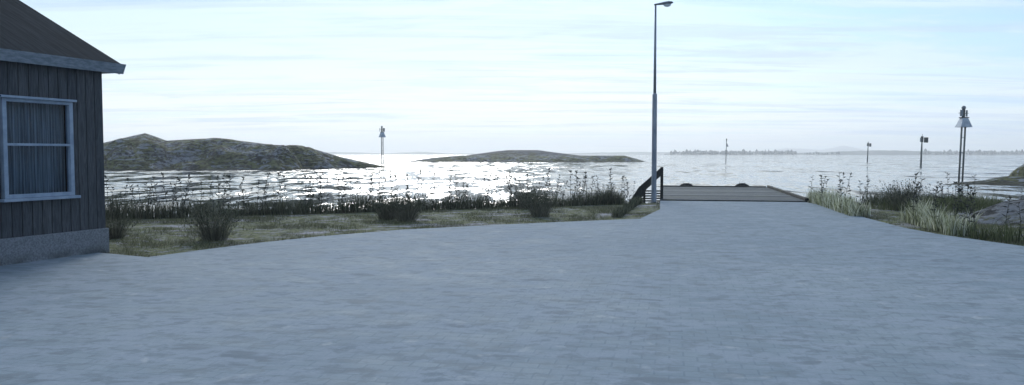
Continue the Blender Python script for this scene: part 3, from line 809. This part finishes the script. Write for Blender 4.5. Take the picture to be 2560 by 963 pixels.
# ------------------------------------------------------------------ haze
HB = MB(); HB.box(-6500, 6500, -1500, 5000, -2.5, 75)
hm = bpy.data.materials.new('haze'); hm.use_nodes = True; t = NT(hm.node_tree); hm.node_tree.nodes.remove(hm.node_tree.nodes['Principled BSDF'])
pvn = t.new('ShaderNodeVolumePrincipled'); pvn.inputs['Density'].default_value = 4.2e-4; pvn.inputs['Color'].default_value = (.97,.99,1,1); pvn.inputs['Anisotropy'].default_value = .32
t.l.new(pvn.outputs[0], hm.node_tree.nodes['Material Output'].inputs['Volume'])
tag(HB.build('haze', hm), 'pale blue sea haze', 'haze', kind='stuff')

# ------------------------------------------------------------------ world and sun
SUN_AZ, SUN_EL = R(-7.5), R(23)    # azimuth from +Y, towards +X positive
sd = Vector((math.sin(SUN_AZ)*math.cos(SUN_EL), math.cos(SUN_AZ)*math.cos(SUN_EL), math.sin(SUN_EL)))
wd = bpy.data.worlds.new('World'); S.world = wd; wd.use_nodes = True; t = NT(wd.node_tree)
bg = wd.node_tree.nodes['Background']
sky = t.new('ShaderNodeTexSky', sky_type='NISHITA'); sky.sun_disc = False; sky.sun_elevation = SUN_EL; sky.sun_rotation = SUN_AZ
sky.dust_density = .6; sky.ozone_density = 2.0; sky.air_density = 1.
D = t.new('ShaderNodeTexCoord').outputs['Generated']
sx = t.new('ShaderNodeSeparateXYZ'); t.put(sx.inputs[0], D); X, Y, Z = sx.outputs
den = t.math('ADD', t.math('MAXIMUM', Z, 0.), .045)
cv = t.new('ShaderNodeCombineXYZ'); t.put(cv.inputs[0], t.math('DIVIDE', X, den)); t.put(cv.inputs[1], t.math('DIVIDE', Y, den))
P = cv.outputs[0]
c1 = t.noise(t.mapping(P, rot=(0,0,R(25)), scale=(.45,1,1)), .55, 6, .6, .7)
c2 = t.noise(t.mapping(P, rot=(0,0,R(-10)), scale=(.3,1,1), loc=(3,5,0)), 1.5, 6, .62, .5)
dot = t.vmath('DOT_PRODUCT', D, tuple(sd))
wide = t.ramp(t.vmath('DOT_PRODUCT', D, (-.30, .93, .21)), .62, 1.); core = t.ramp(dot, .978, 1.0)
mask = t.math('ADD', t.math('MULTIPLY', c1, .6), t.math('MULTIPLY', c2, .4))
K = 10.   # cloud radiance relative to the background strength of 0.1
blue = t.mix(1., sky.outputs[0], (.92,1.1,1.42), 'MULTIPLY')
thin = (.44*K,.60*K,.86*K); thick = (.64*K,.79*K,.88*K)
cl = t.mix(t.ramp(t.math('ADD', mask, t.math('MULTIPLY', wide, .06)), .43, .57), thin, thick)
fac = t.math('MAXIMUM', t.math('MULTIPLY', t.ramp(mask, .38, .58), t.ramp(Z, .25, .9, .95, .4)), t.math('MULTIPLY', wide, .9))
fac = t.math('MAXIMUM', fac, t.ramp(Z, .0, .16, .9, .25))
skyc = t.mix(fac, blue, cl)
hz = t.math('MULTIPLY', t.ramp(Z, .0, .16, .95, 0), t.ramp(wide, .0, .8, .45, 1))
st = t.ramp(t.noise(t.mapping(P, scale=(.35,1,1), loc=(9,2,0)), .9, 7, .68, .5), .42, .54, .15, 1)
skyc = t.mix(t.math('MULTIPLY', hz, st), skyc, (.92*K,.94*K,.95*K))
# low bands of thin grey-blue stratus
bn = t.ramp(t.noise(t.mapping(P, scale=(.22,1,1), loc=(2,6,0), rot=(0,0,R(4))), 1.3, 6, .62, .6), .50, .62)
bf = t.math('MULTIPLY', bn, t.math('MULTIPLY', t.ramp(Z, .012, .04), t.ramp(Z, .11, .22, .5, .15)))
skyc = t.mix(bf, skyc, (.50*K,.62*K,.82*K))
# bright veil around the sun, added above the view to brighten the water
up = t.math('MULTIPLY', t.ramp(dot, .66, .97), t.ramp(Z, .19, .30))
skyc = t.mix(up, skyc, (2.1*K,2.25*K,2.3*K))
skyc = t.mix(core, skyc, (4*K,4*K,3.9*K))
t.put(bg.inputs[0], skyc); bg.inputs[1].default_value = .1
sl = bpy.data.lights.new('sun', 'SUN'); sl.energy = 1.25; sl.angle = R(18); sl.color = (1,.985,.96)
so = bpy.data.objects.new('sun', sl); COL.objects.link(so); so.rotation_euler = (-sd).to_track_quat('-Z', 'Y').to_euler()

S.view_settings.view_transform = 'Standard'; S.view_settings.look = 'None'; S.view_settings.exposure = .28; S.view_settings.gamma = 1
S.render.engine = 'CYCLES'
S.cycles.volume_bounces = 1; S.cycles.max_bounces = 6; S.cycles.diffuse_bounces = 3
S.render.resolution_x = 1024; S.render.resolution_y = 385
